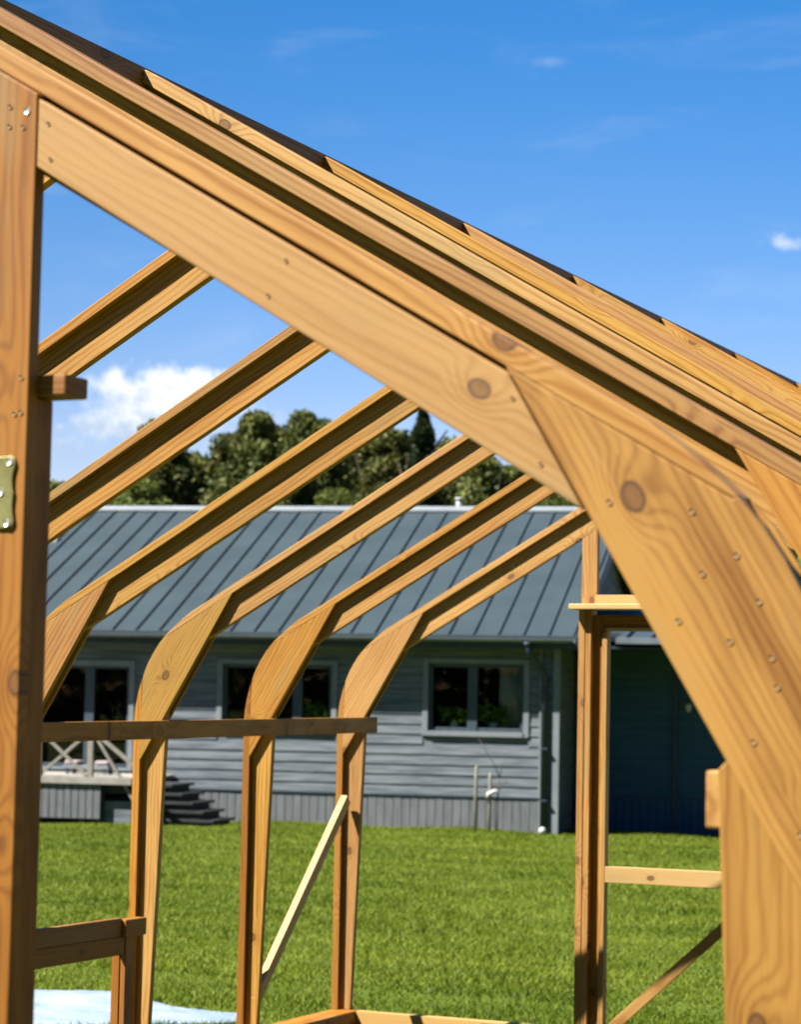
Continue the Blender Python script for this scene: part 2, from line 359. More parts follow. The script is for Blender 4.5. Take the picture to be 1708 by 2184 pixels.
GZ = (Vector((0, 0, 1)), Vector((1, 0, 0)), Vector((0, 1, 0)))     # grain runs up
GX = (Vector((1, 0, 0)), Vector((0, 0, 1)), Vector((0, 1, 0)))
GY = (Vector((0, 1, 0)), Vector((0, 0, 1)), Vector((1, 0, 0)))

# ------------------------------------------------------------------ ground
GZL = -0.233                                        # lawn level
HOUSE_O = Vector((CAM.x+1.15*(-10.05-CAM.x), CAM.y+1.15*(23.01-CAM.y), GZL)); HPHI = 0.21989; S = 1.15
hx = Vector((math.cos(HPHI), math.sin(HPHI), 0)); hn = Vector((-math.sin(HPHI), math.cos(HPHI), 0))
def ground_z(x, y):
    z = GZL + 0.018*math.sin(x*0.7+1.3)*math.sin(y*0.45+0.4) + 0.012*math.sin(x*2.1+y*1.3)
    if -8.5 < x < 3 and -2 < y < 9.5: z = GZL
    d = Vector((x, y, 0))-HOUSE_O; u = d.dot(hx)/S; n = d.dot(hn)/S
    if n > -6: z -= 0.07*max(0, min(1, (u-1.6)/1.6))*max(0, min(1, (n+6)/5))
    return z
bm = bmesh.new()
xs = [-900, -300, -120, -60] + [x*0.8-36 for x in range(0, 70)] + [40, 90, 300, 900]
ys = [-900, -300, -120, -60, -30, -15] + [y*0.8-8 for y in range(0, 62)] + [55, 80, 140, 300, 900]
vv = [[bm.verts.new((x, y, ground_z(x, y) if -36 <= x <= 20 and -8 <= y <= 42 else GZL)) for y in ys] for x in xs]
for i in range(len(xs)-1):
    for j in range(len(ys)-1): bm.faces.new((vv[i][j], vv[i+1][j], vv[i+1][j+1], vv[i][j+1])).smooth = True
me = bpy.data.meshes.new('lawn'); bm.to_mesh(me); bm.free()
tag(link('lawn', me, M['lawn']), kind='structure')
# grass blades over the part of the lawn that is near enough to read as blades
rng = np.random.default_rng(3)
NB = 420000
rr = 8.5 + rng.random(NB)**1.15*29.0
aa = np.radians(11.5+rng.random(NB)*27.0)
bx = CAM.x-np.sin(aa)*rr; by = CAM.y+np.cos(aa)*rr
dx = bx-HOUSE_O.x; dy = by-HOUSE_O.y
hu = (dx*hx.x+dy*hx.y)/S; hnn = (dx*hn.x+dy*hn.y)/S
keep = ~((hnn > 0.30) & (hu < 2.55)) & (hnn < 1.5) & ~((hnn > -1.35) & (hu < -1.45))
fy = np.interp(bx, [-7.6, -4.95, -4.45, -4.22, -3.85, -3.46, -3.3], [8.0, 8.3, 8.45, 8.22, 8.14, 8.05, 7.8]); ny_ = np.interp(bx, [-7.4, -5.2, -4.6, -4.15, -3.72, -3.3], [5.6, 5.5, 6.1, 6.85, 7.42, 7.72])
keep &= ~((bx < -3.35) & (bx > -7.4) & (by < fy-.04) & (by > ny_+.04))
keep &= ~((np.abs(bx) < 2.35) & (by > -1.05) & (by < 7.05) & (rng.random(NB) < 0.0))
bx, by, rr = bx[keep], by[keep], rr[keep]; NB = len(bx)
bz = np.array([ground_z(a, b_) for a, b_ in zip(bx.tolist(), by.tolist())])
patch = 0.5+0.5*np.sin(bx*1.9+np.sin(by*1.1)*2)*np.sin(by*2.3+np.cos(bx*0.8)*2)
hh = (0.018+0.026*rng.random(NB))*(0.75+0.5*patch); ww = 0.0035+0.003*rng.random(NB)+rr*0.00012
th = rng.random(NB)*6.283; ln = rng.normal(0, 0.8, (NB, 2))*hh[:, None]
v = np.empty((NB, 3, 3))
v[:, 0] = np.stack([bx-np.cos(th)*ww, by-np.sin(th)*ww, bz-0.004], 1)
v[:, 1] = np.stack([bx+np.cos(th)*ww, by+np.sin(th)*ww, bz-0.004], 1)
v[:, 2] = np.stack([bx+ln[:, 0], by+ln[:, 1], bz+hh], 1)
def fastmesh(name, verts, nper):
    n = len(verts)//nper
    me = bpy.data.meshes.new(name); me.vertices.add(len(verts)); me.vertices.foreach_set('co', np.asarray(verts, dtype=np.float32).ravel())
    me.loops.add(len(verts)); me.loops.foreach_set('vertex_index', np.arange(len(verts), dtype=np.int32))
    me.polygons.add(n); me.polygons.foreach_set('loop_start', np.arange(0, len(verts), nper, dtype=np.int32))
    me.polygons.foreach_set('loop_total', np.full(n, nper, dtype=np.int32)); me.update(); me.validate(); return me
go = link('grass', fastmesh('grass', v.reshape(-1, 3), 3), M['grass'])
tag(go, 'short mown green grass covering the lawn', 'grass', kind='stuff')

# ------------------------------------------------------------------ greenhouse frame
G0 = -1.052; HR = 3.134; SL = 0.5817; TB = 0.036; D = 0.157; WO = 2.346; RX = 0.045
BATW = 0.070; BODT = 0.031; REC = 0.027
gh = empty('greenhouse_frame', (0, 0, 0))
tag(gh, 'unglazed timber greenhouse frame of golden pine standing on the lawn', 'greenhouse')
def zr(x): return HR-SL*abs(x)
GTIP = (1.874, 2.008); GBOT = (2.3155, 1.2743)
CURVE = [(2.075, 1.927), (2.118, 1.895), (2.16, 1.860), (2.198, 1.826), (2.232, 1.787), (2.262, 1.742), (2.285, 1.700), (2.304, 1.655), (2.318, 1.610), (2.330, 1.565), (2.340, 1.51), (2.346, 1.45)]
def arch(Y, near=False):
    for sgn in (-1, 1):
        if near and sgn < 0: pass
        y0 = Y
        def m(pts): return [(sgn*x, z) for x, z in pts]
        rdir = Vector((sgn, 0, -SL)).normalized(); rperp = Vector((sgn*SL, 0, 1)).normalized(); GR = (rdir, rperp, Vector((0, 1, 0)))
        # rafter body, with its glazing batten on top
        xe = 2.16; DD = D-.014 if (0 <= Y <= 1 and sgn < 0) else D
        yb = y0+REC; tt = BODT
        gap = TB+0.0005
        b_ = MB(); b_.hull_prism(m([(RX, zr(RX)-gap), (xe, zr(xe)-gap), (xe, zr(xe)-DD), (RX, zr(RX)-DD)]), 'y', yb, yb+tt, GR)
        raf = b_.build('rafter', M['pale'] if not near else M['honey'], gh)
        b_ = MB()
        outer = [(RX, zr(RX)-.016), (RX+.006, zr(RX)-.004), (RX+.022, zr(RX+.022)), (2.075, zr(2.075))] + CURVE[1:4]
        # underside of the batten: straight line until it meets the curve
        xj = 2.196
        b_.hull_prism(m(outer+[(xj, zr(xj)-TB), (RX, zr(RX)-TB)]), 'y', y0, y0+BATW, GR)
        b_.bm.normal_update()
        for f_ in b_.bm.faces:
            if f_.normal.dot(rdir) < -0.55: f_.material_index = 1
        b_.build('batten', [M['red'] if (Y == 0 and sgn > 0) else (M['pale'] if (int(Y*7) % 3) else M['honey']), M['cutend']], raf)
        # post body, tapering downwards, with its batten on the outside
        b_ = MB()
        zt = 1.62
        inner = lambda z: WO-(0.1245 if near else 0.0928)-0.03665*z
        if near: zt = 1.482
        b_.hull_prism(m([(WO-TB-.0005, 0.0), (WO-TB-.0005, 1.56), (inner(zt)+0.02, zt+.015), (inner(zt), zt-.005), (inner(0), 0.0)]), 'y', yb, yb+tt, (Vector((0, 0, 1)), Vector((sgn, 0, 0)), Vector((0, 1, 0))))
        post = b_.build('post', M['pale'] if not near else M['nearpost'], gh)
        b_ = MB()
        b_.hull_prism(m([(WO, 0.0), (WO, 1.45), (2.340, 1.51), (2.330, 1.565), (2.318, 1.610), (WO-TB, 1.64), (WO-TB, 0.0)]), 'y', y0, y0+BATW, (Vector((0, 0, 1)), Vector((sgn, 0, 0)), Vector((0, 1, 0))))
        b_.build('batten', M['brown'] if Y == 6 else M['honey'], post)
        # curved gusset plate nailed on the front, and its twin behind
        tip = GTIP; c0 = [(x, z) for x, z in CURVE if 2.19 < x < 2.312]
        poly = [tip, (2.192, zr(2.192)-TB-.001)] + c0 + [(WO-TB-.0015, 1.62), GBOT]
        d = Vector((sgn*(GBOT[0]-GTIP[0]), 0, GBOT[1]-GTIP[1])).normalized(); GG = (d, Vector((-d.z, 0, d.x)), Vector((0, 1, 0)))
        b_ = MB(); b_.hull_prism(m(poly), 'y', y0, y0+REC-0.0006, GG, off=(0, 0, 0) if (near or Y == 5) and (sgn > 0) == near else None)
        key = 'neargusset' if near and sgn > 0 else ('k5gusset' if Y == 5 and sgn < 0 else ('honey' if int(Y) % 2 == 0 else 'pale'))
        gs = b_.build('gusset', M[key], gh)
        b_ = MB(); b_.hull_prism(m(poly), 'y', yb+tt+.0006, y0+BATW, GG); b_.build('rear_plate', M['pale'], gs)
        # nail heads
        pts = {True: [(2.153, 1.727), (2.025, 1.821), (2.138, 1.807), (2.198, 1.750), (2.228, 1.691), (2.121, 1.666), (2.19, 1.640), (2.252, 1.583), (2.222, 1.514), (2.245, 1.62), (2.29, 1.50), (2.283, 1.40)],
               False: [(1.955, 1.955), (1.965, 1.90), (2.04, 1.84), (2.05, 1.765), (2.12, 1.74), (2.14, 1.63), (2.20, 1.69), (2.245, 1.55), (2.27, 1.41), (2.215, 1.50), (2.285, 1.34)]}[near and sgn > 0]
        for (px, pz) in pts:
            if Y > 4.5 or near or Y in (2, 3, 4):
                screw(sgn*(px+random.uniform(-.008, .008)*(not near)), y0, pz+random.uniform(-.008, .008)*(not near), gs, r=(0.0035 if near else 0.0036), dark=near)
def screw(x, y, z, parent, r=0.0036, dark=True, bright=False):
    """a sunk screw: small dark cup with a pale torn rim below"""
    bm = bmesh.new(); seg = 12
    r1, r2 = r*0.62, r*1.1
    ra = [bm.verts.new((x+math.cos(2*math.pi*k/seg)*r2*1.06, y+0.0002, z+math.sin(2*math.pi*k/seg)*r2)) for k in range(seg)]
    r1 = r2*.94 if dark else r1
    rb = [bm.verts.new((x+math.cos(2*math.pi*k/seg)*r1, y-(0.0017 if dark else .0008), z+math.sin(2*math.pi*k/seg)*r1)) for k in range(seg)]
    ri = .42 if dark else .9
    rc = [bm.verts.new((x+math.cos(2*math.pi*k/seg)*r1*ri, y-0.0003, z+math.sin(2*math.pi*k/seg)*r1*ri)) for k in range(seg)]
    for k in range(seg):
        k2 = (k+1) % seg
        f = bm.faces.new((ra[k], ra[k2], rb[k2], rb[k])); f.material_index = 0; f.smooth = True
        f = bm.faces.new((rb[k], rb[k2], rc[k2], rc[k])); f.material_index = 0 if dark else 1
    f = bm.faces.new(rc); f.material_index = 1
    me = bpy.data.meshes.new('screw'); bm.to_mesh(me); bm.free()
    return link('screw', me, [M['brightscrew'] if bright else M['rim'], M['brightscrew'] if bright else (M['hole'] if dark else M['steel'])], parent)
M['cutend'] = noisy('pale_cut_end', (0.80, 0.68, 0.58), (0.95, 0.86, 0.78), 90.0, 0.7)
M['rim'] = noisy('torn_wood_rim', (0.42, 0.22, 0.075), (0.62, 0.40, 0.19), 400.0, 0.7)
# materials that need the exact knots of the boards in the foreground
def kn(lst, d, sg=1):
    d = Vector(d).normalized(); p = Vector((-d.z, 0, d.x))
    return [((Vector((x, 0, z))).dot(d), (Vector((x, 0, z))).dot(p), r) for x, z, r in lst]
dn = (GBOT[0]-GTIP[0], 0, GBOT[1]-GTIP[1]); dm = (-(GBOT[0]-GTIP[0]), 0, GBOT[1]-GTIP[1])
M['neargusset'] = wood('gusset_pine', (0.55, 0.275, 0.078), (0.24, 0.085, 0.015), kn([(2.058, 1.827, 0.0155)], dn), rings=80, ringamt=0.36, knotamt=1.0, tone=1.7, kth=.9)
M['k5gusset'] = wood('gusset_pine_weathered', (0.56, 0.325, 0.11), (0.32, 0.155, 0.045), kn([(-2.192, 1.652, 0.016)], dm), rings=70, kth=.9)
bd = (1, 0, -SL); bp_ = Vector((SL, 0, 1)).normalized(); bdn = Vector(bd).normalized()
M['board'] = wood('wide_board_pine', (0.64, 0.345, 0.118), (0.40, 0.175, 0.042), [(Vector((x, 0, z)).dot(bdn), Vector((x, 0, z)).dot(bp_), r) for x, z, r in [(1.843, 1.975, 0.0125)]], rings=60, ringamt=0.35, knotamt=0.8, tone=0.35, kth=2.0)
M['nearpost'] = wood('post_pine', (0.62, 0.34, 0.10), (0.31, 0.125, 0.024), [], rings=60, ringamt=0.4, tone=.8)
M['jambwood'] = wood('jamb_pine', (0.42, 0.18, 0.045), (0.22, 0.075, 0.016), [], rings=60, tone=0.7)
for Y in (0, 1, 2, 3, 4, 5, 6, 7): arch(float(Y))
arch(G0, near=True)
# wide board closing the near gable along the rafter
gy = G0-0.012
b_ = MB()
zb = lambda x: 3.134-SL*x-0.0555; zl = lambda x: 2.942-SL*x+0.0
b_.hull_prism([(1.126, HR-SL*1.126-TB-.0075), (1.868, HR-SL*1.868-TB-.0075), (1.884, 1.995), (1.993, 1.810), (1.126, 2.333)], 'y', gy, G0+REC-.001, (bdn, bp_, Vector((0, 1, 0))), off=(0, 0, 0))
brd = b_.build('gable_board', M['board'], gh)
for (x, z) in [(1.144, 2.396), (1.150, 2.342), (1.546, 2.167), (1.519, 2.119), (1.891, 1.961), (1.933, 1.872)]: screw(x, gy, z, brd, 0.0026)
b_ = MB()
b_.hull_prism([(-1.119, HR-SL*1.119-TB-.0075), (-1.868, HR-SL*1.868-TB-.0075), (-1.991, 1.806), (-1.119, 1.806+SL*(1.991-1.119)+.014)], 'y', gy, G0+REC-.001, (Vector((-1, 0, -SL)).normalized(), Vector((-SL, 0, 1)).normalized(), Vector((0, 1, 0))))
b_.build('gable_board', M['pale'], gh)
# ridge board
b_ = MB(); b_.box((-0.045, G0, 2.87), (0.045, 7.09, 3.112), GY); b_.build('ridge_board', M['brown'], gh)
# near door jamb: front trim, frame post behind, header shelf
JY = G0-0.014
for sg in (1, -1):
    b_ = MB(); xo, xi = 1.125*sg, 0.985*sg
    b_.hull_prism([(xi, -0.10), (xo, -0.10), (xo, zr(xo)-TB-.001), (xi, zr(xi)-TB-.001)], 'y', JY, G0+0.012, (Vector((0, 0, 1)), Vector((1, 0, 0)), Vector((0, 1, 0))))
    jt = b_.build('door_jamb', M['jambwood'], gh)
    b_ = MB(); b_.box((1.121*sg, G0+0.0125, -0.10), (1.02*sg, G0+0.060, 1.993), GZ); b_.build('frame_post', M['brown'], jt)
    if sg > 0:
        jm = jt
        def J(x, z): return (x+.0094, z-.0048*(z-1.5546))
        for (x, z) in [(1.068, 2.431), (1.068, 2.401), (1.092, 2.398), (1.103, 2.022), (1.104, 1.97), (1.093, 1.968)]: screw(J(x, z)[0], JY, J(x, z)[1], jt, 0.0032)
        x, z = J(1.098, 2.422); screw(x, JY, z, jt, 0.0048, bright=True)
        pl = [(1.040, 1.9045), (1.080, 1.9045), (1.0925, 1.9055), (1.0985, 1.902), (1.1005, 1.895), (1.0985, 1.887), (1.0965, 1.880), (1.0955, 1.868), (1.0965, 1.858), (1.0985, 1.852), (1.0975, 1.843), (1.0965, 1.832), (1.0985, 1.818), (1.1005, 1.808), (1.0975, 1.801), (1.0905, 1.798), (1.040, 1.799)]
        b_ = MB(); b_.hull_prism([J(*p_) for p_ in pl], 'y', JY-0.0045, JY-0.0001, bev=0.0012); hp = b_.build('hinge_plate', M['brass'], jt)
        for (x, z) in [(1.0905, 1.897), (1.0765, 1.852), (1.0885, 1.806)]:
            x, z = J(x, z); screw(x, JY-0.0046, z, hp, 0.0048, bright=True)
b_ = MB(); b_.box((-1.172, G0+0.0125, 1.995), (1.172, G0+0.075, 2.026), GX, bev=0.003); b_.build('header_shelf', M['brown'], gh)
# gable cripple post and board continuing above, far gable
FY = 7.0
for sg in (-1, 1):
    b_ = MB(); b_.hull_prism([(1.032*sg, 2.055), (0.952*sg, 2.055), (0.952*sg, zr(.952)-D+.0), (1.032*sg, zr(1.032)-D)], 'y', FY+REC+.0, FY+REC+.034, GZ); b_.build('gable_stud', M['pale'], gh)
    b_ = MB(); b_.box((1.031*sg, FY-0.012, -0.13), (0.998*sg, FY+0.07, 2.022), GZ); b_.box((0.9975*sg, FY-0.008, -0.13), (0.966*sg, FY+0.07, 2.022), GZ)
    b_.build('door_jamb', M['honey'], gh)
    b_ = MB(); b_.box((2.2*sg, FY+.03, 1.05), (1.03*sg, FY+.064, 1.12), GX); b_.build('gable_rail', M['pale'], gh) if sg > 0 else b_.bm.free()
b_ = MB(); b_.box((-1.062, FY-0.075, 2.0235), (1.062, FY+0.055, 2.051), GX, bev=0.004); b_.build('header_shelf', M['cream'], gh)
b_ = MB(); b_.box((-0.951, FY+0.004, 2.0515), (0.951, FY+0.05, 2.097), GX); b_.build('header', M['cream'], gh)
# double door in the far gable
for sg in (-1, 1):
    lf = MB(); y0 = FY+0.028; y1 = FY+0.062
    lf.box((0.9655*sg, y0, -0.13), (0.915*sg, y1, 2.0), GZ)
    door = lf.build('door', M['honey'], gh)
    q = MB(); q.box((0.008*sg, y0, -0.13), (0.055*sg, y1, 2.0), GZ); q.build('stile', M['honey'], door)
    q = MB(); q.box((0.9145*sg, y0, 1.938), (0.056*sg, y1, 2.0), GX); q.build('top_rail', M['honey'], door)
    q = MB(); q.box((0.9145*sg, y0-0.022, -0.13), (0.888*sg, y1-.004, 1.9375), GZ); q.build('bead', M['pale'], door)
    q = MB(); q.box((0.8875*sg, y0-0.026, 1.921), (0.056*sg, y1-.004, 1.9375), GX); q.build('bead', M['cream'], door)
    q = MB(); q.box((0.8875*sg, y0-0.02, 0.706), (0.056*sg, y1-.006, 0.783), GX); q.build('mid_rail', M['cream'], door)
    q = MB(); q.box((0.8875*sg, y0, -0.13), (0.056*sg, y1-.006, -0.06), GX); q.build('bottom_rail', M['pale'], door)
    q = MB(); q.beam((0.87*sg, y0+0.012, -0.005), (0.11*sg, y0+0.012, 0.69), 0.02, 0.05, (0, 1, 0)); q.build('brace', M['pale'], door)
# sills
b_ = MB(); b_.box((-WO, G0, -0.13), (-WO+0.14, FY+0.06, -0.0006), GY); b_.build('sill_beam', M['honey'], gh)
b_ = MB(); b_.box((WO, G0, -0.13), (WO-0.14, FY+0.06, -0.0006), GY); b_.build('sill_beam', M['honey'], gh)
b_ = MB(); b_.box((-WO+.1405, FY-0.0, -0.13), (-1.0, FY+0.055, -0.0006), GX)
fs = b_.build('sill_beam', M['cream'], gh)
b_ = MB(); b_.box((1.0, FY-0.0, -0.13), (WO-.1405, FY+0.055, -0.0006), GX); b_.build('sill_beam', M['cream'], gh)
b_ = MB(); b_.box((-1.52, FY-0.006, -0.10), (-1.44, FY-.0005, -0.012), bev=0.001); b_.build('bracket', M['bracket'], fs)
b_ = MB(); b_.box((-WO+.1405, G0, -0.13), (-1.118, G0+0.06, -0.0006), GX); b_.build('sill_beam', M['honey'], gh)
b_ = MB(); b_.box((1.118, G0, -0.13), (WO-.1405, G0+0.06, -0.0006), GX); b_.build('sill_beam', M['honey'], gh)
for x in (-WO+.07, WO-.07):
    for y in range(0, 8):
        b_ = MB(); b_.box((x-.09, y-.1, -0.26), (x+.09, y+.1, -0.1305), bev=.004); b_.build('footing', M['concrete'], gh)
# long side rails nailed to the inside of the posts
b_ = MB(); b_.beam((-2.187, 1.9, 1.389), (-2.187, 7.125, 1.438), 0.024, 0.079, (1, 0, 0), bev=.004)
sr = b_.build('side_rail', M['honey'], gh)
b_ = MB(); b_.beam((2.1625, G0+.03, 1.4385), (2.1625, 7.1, 1.4385), 0.025, 0.0735, (1, 0, 0), bev=.003); b_.build('side_rail', M['pale'], gh)
# window opening low in the left wall: stacked rails, bracket block and short post
b_ = MB(); b_.box((-2.230, 4.04, 0.556), (-2.198, 4.706, 0.631), GY); b_.build('window_rail', M['brown'], gh)
b_ = MB(); b_.box((-2.232, 4.04, 0.477), (-2.200, 4.735, 0.5545), GY); b_.build('window_rail', M['brown'], gh)
b_ = MB(); b_.box((-2.235, 4.707, 0.552), (-2.178, 4.875, 0.624), GY, bev=.004); bb = b_.build('corner_block', M['brown'], gh)
b_ = MB(); b_.box((-2.225, 4.742, -0.0), (-2.198, 4.815, 0.5515), GZ); b_.build('short_post', M['brown'], gh)
b_ = MB(); b_.box((-2.262, 4.7365, -0.0), (-2.2255, 4.80, 0.545), GZ); b_.build('short_post', M['brown'], gh)
# wind brace in the last bay
b_ = MB(); b_.beam((-2.279, 6.045, 0.14), (-2.279, 6.985, 1.06), 0.036, 0.056, (1, 0, 0)); b_.build('wind_brace', M['cream'], gh)
b_ = MB(); b_.beam((2.279, 6.045, 0.16), (2.279, 6.985, 1.055), 0.046, 0.042, (1, 0, 0)); b_.build('wind_brace', M['cream'], gh)

# ------------------------------------------------------------------ house
house = empty('bungalow', HOUSE_O, HPHI)
tag(house, 'long grey timber clad bungalow with slate blue standing seam metal roof beyond the lawn', 'house')
class HB(MB):
    def hbox(s, u0, u1, n0, n1, z0, z1, bev=0.004, mi=0):
        s.box((u0*S, n0*S, z0*S), (u1*S, n1*S, z1*S), bev=bev, mi=mi)
WN = 0.32; UL, UR = -9.5, 2.55; ZE = 2.407; NR = 4.657; ZR_ = 4.351; UE = 2.85; GP = (ZR_-ZE)/NR
wins = [(0.84, 2.19, 1.155, 2.11), (-1.86, -0.28, 1.155, 2.06)]; doors = [(-4.55, -2.98, 0.605, 2.02)]
def courses(b_, u0, u1, n, z0, z1, pitch, holes, vertical=False):
    """lap siding, each board proud at its lower edge; skips the openings"""
    z = z0
    while z < z1-1e-4:
        zt = min(z+pitch, z1); segs = [(u0, u1)]
        for (a, b2, c, d) in holes:
            if zt > c+0.001 and z < d-0.001:
                ns = []
                for (p, q) in segs:
                    if q <= a or p >= b2: ns.append((p, q))
                    else:
                        if p < a: ns.append((p, a))
                        if q > b2: ns.append((b2, q))
                segs = ns
        for (p, q) in segs:
            if q-p < .01: continue
            b_.hull_prism([(n*S, (zt-.001)*S), ((n-0.006)*S, (zt-.001)*S), ((n-0.017)*S, (z+0.004)*S), ((n-0.014)*S, z*S), (n*S, z*S)], 'x', p*S, q*S, bev=0)
        z = zt
sb = HB(); courses(sb, UL, UR-0.07, WN, 0.405, ZE, 0.126, wins+doors)
sb.build('siding', M['siding'], house)
b_ = HB()
u = UL
while u < UR-.08:
    b_.hbox(u+0.004, u+0.104, WN-0.026+random.uniform(-.002, .002), WN, -0.12, 0.385, bev=.002); u += 0.1085
b_.build('skirt', M['skirt'], house)
b_ = HB(); b_.hbox(UL, UR-.07, WN-0.04, WN, 0.3855, 0.4045, bev=.002); b_.build('drip_board', M['darktrim'], house)
# core walls behind the boards, with openings
b_ = HB()
def segwall(zz0, zz1, holes):
    p = UL
    for (a, c) in sorted(holes)+[(UR, UR)]:
        if a > p: b_.hbox(p, a, WN+.001, WN+.16, zz0, zz1, bev=0)
        p = c
segwall(-.15, .605, []); segwall(.6055, 1.155, [(-4.55, -2.98)]); segwall(1.1555, 2.02, [(-4.55, -2.98), (-1.86, -.28), (.84, 2.19)])
segwall(2.0205, 2.06, [(-1.86, -.28), (.84, 2.19)]); segwall(2.0605, 2.11, [(.84, 2.19)]); segwall(2.1105, ZE, [])
b_.build('wall', M['siding'], house)
b_ = HB(); b_.hbox(UL, UR-.001, 8.7, 8.85, -.15, ZE, bev=0); b_.hbox(UL, UL+.15, WN+.17, 8.69, -.15, ZE, bev=0); b_.build('rear_wall', M['siding'], house)
# gable end wall facing right
b_ = HB()
b_.hull_prism([((WN+.1605)*S, -.15*S), (8.86*S, -.15*S), (8.86*S, (ZE+.0)*S), (NR*S, (ZR_-.07)*S), ((WN+.1605)*S, (ZE+.14)*S)], 'x', (UR-.14)*S, UR*S, bev=0)
b_.build('gable_wall', M['siding'], house)
b_ = HB(); b_.hbox(UR-.055, UR+.03, WN-.035, WN+.05, -.12, ZE, bev=.003); b_.build('corner_board', M['trim'], house)
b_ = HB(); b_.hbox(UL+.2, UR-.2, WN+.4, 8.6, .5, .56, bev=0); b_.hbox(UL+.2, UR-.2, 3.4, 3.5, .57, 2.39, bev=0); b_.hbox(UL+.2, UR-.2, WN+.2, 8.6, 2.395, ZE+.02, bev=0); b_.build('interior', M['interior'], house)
# roof: standing seam front plane, rear plane
b_ = HB()
T = 0.05
def roofz(n): return ZE+GP*n
b_.hull_prism([(0, ZE*S), (NR*S, ZR_*S), (NR*S, (ZR_-T)*S), (0, (ZE-T)*S)], 'x', -5.2*S, UE*S, bev=0)
b_.hull_prism([(0, ZE*S), (3.36*S, roofz(3.36)*S), (3.36*S, (roofz(3.36)-T)*S), (0, (ZE-T)*S)], 'x', -10*S, -5.2005*S, bev=0)
nb = 2*NR
b_.hull_prism([(NR*S+.001, ZR_*S), (nb*S, ZE*S), (nb*S, (ZE-T)*S), (NR*S+.001, (ZR_-T)*S)], 'x', -5.2*S, UE*S, bev=0)
b_.hull_prism([(3.36*S+.001, roofz(3.36)*S), (6.72*S, ZE*S), (6.72*S, (ZE-T)*S), (3.36*S+.001, (roofz(3.36)-T)*S)], 'x', -10*S, -5.2005*S, bev=0)
u = 2.785; 
while u > -9.9:
    ne = NR-.03 if u > -5.2 else 3.33
    b_.hull_prism([(0.01*S, (roofz(.01)+.0005)*S), (ne*S, (roofz(ne)+.0005)*S), (ne*S, (roofz(ne)+.03)*S), (0.01*S, (roofz(.01)+.03)*S)], 'x', (u-.011)*S, (u+.011)*S, bev=.003)
    u -= 0.315
roof = b_.build('roof', M['slate'], house)
b_ = HB(); b_.hull_prism([((NR-.13)*S, (roofz(NR-.13)+.045)*S), (NR*S, (ZR_+.055)*S), ((NR+.13)*S, (roofz(NR-.13)+.045)*S), ((NR+.13)*S, (roofz(NR-.13)+.015)*S), (NR*S, (ZR_+.02)*S), ((NR-.13)*S, (roofz(NR-.13)+.015)*S)], 'x', -5.22*S, UE*S, bev=.003)
b_.build('ridge_cap', M['slate_cap'], roof)
b_ = HB(); b_.hull_prism([(3.25*S, (roofz(3.25)+.045)*S), (3.36*S, (roofz(3.36)+.06)*S), (3.47*S, (roofz(3.25)+.045)*S), (3.47*S, roofz(3.25)*S), (3.25*S, roofz(3.25)*S)], 'x', -10*S, -5.21*S, bev=.003)
b_.build('ridge_cap', M['cap_white'], roof)
b_ = HB(); VU = 0.40
b_.tube([(VU*S, (NR+.12)*S, (ZR_-.03)*S), (VU*S, (NR+.12)*S, (ZR_+.155)*S)], .052, 14); b_.tube([(VU*S, (NR+.12)*S, (ZR_+.155)*S), (VU*S, (NR+.12)*S, (ZR_+.19)*S)], .07, 14)
b_.build('vent_pipe', M['cap_white'], house)
# verge boards, soffit, fascia, gutter
b_ = HB()
b_.hull_prism([(0.0, (ZE-.055)*S), (NR*S, (ZR_-.055)*S), (nb*S, (ZE-.055)*S), (nb*S, (ZE-.2)*S), (NR*S, (ZR_-.2)*S), (0.0, (ZE-.17)*S)], 'x', (UE-.03)*S, UE*S, bev=0)
b_.build('verge_board', M['darktrim'], roof)
b_ = HB(); b_.hbox(-10, UE-.031, 0.012, 0.035, ZE-.16, ZE-.052, bev=.002); b_.build('fascia', M['darktrim'], house)
b_ = HB(); b_.hbox(-10, UE-.031, 0.0355, WN-.001, ZE-.125, ZE-.105, bev=0); b_.build('soffit', M['darktrim'], house)
b_ = HB(); gp = []
for k in range(9):
    a = math.pi+math.pi*k/8; gp.append(((-.045+math.cos(a)*.05)*S, (ZE-.035+math.sin(a)*.05)*S))
for k in range(9):
    a = 2*math.pi-math.pi*k/8; gp.append(((-.045+math.cos(a)*.046)*S, (ZE-.035+math.sin(a)*.046)*S))
b_.hull_prism(gp, 'x', -10*S, 2.80*S, bev=0); gut = b_.build('gutter', M['gutter'], house)
b_ = HB(); b_.tube([(2.22*S, -.045*S, (ZE-.08)*S), (2.235*S, -.03*S, 2.22*S), (2.28*S, .06*S, 2.12*S), (2.37*S, .22*S, 1.99*S), (2.395*S, .265*S, 1.9*S), (2.40*S, .265*S, 0.02*S)], 0.042, 14)
b_.tube([(2.22*S, -.045*S, (ZE-.075)*S), (2.225*S, -.04*S, 2.27*S)], [0.075, 0.045], 14)
dp = b_.build('downpipe', M['darktrim'], house)
b_ = HB(); b_.hbox(2.325, 2.352, WN-.035, WN-.02, -.1, ZE-.13, bev=.002); b_.build('trim_board', M['trim'], house)
for z in (1.7, 1.0, .36):
    b_ = HB(); b_.hbox(2.355, 2.445, .22, WN-.02, z, z+.025); b_.build('pipe_clip', M['darktrim'], dp)
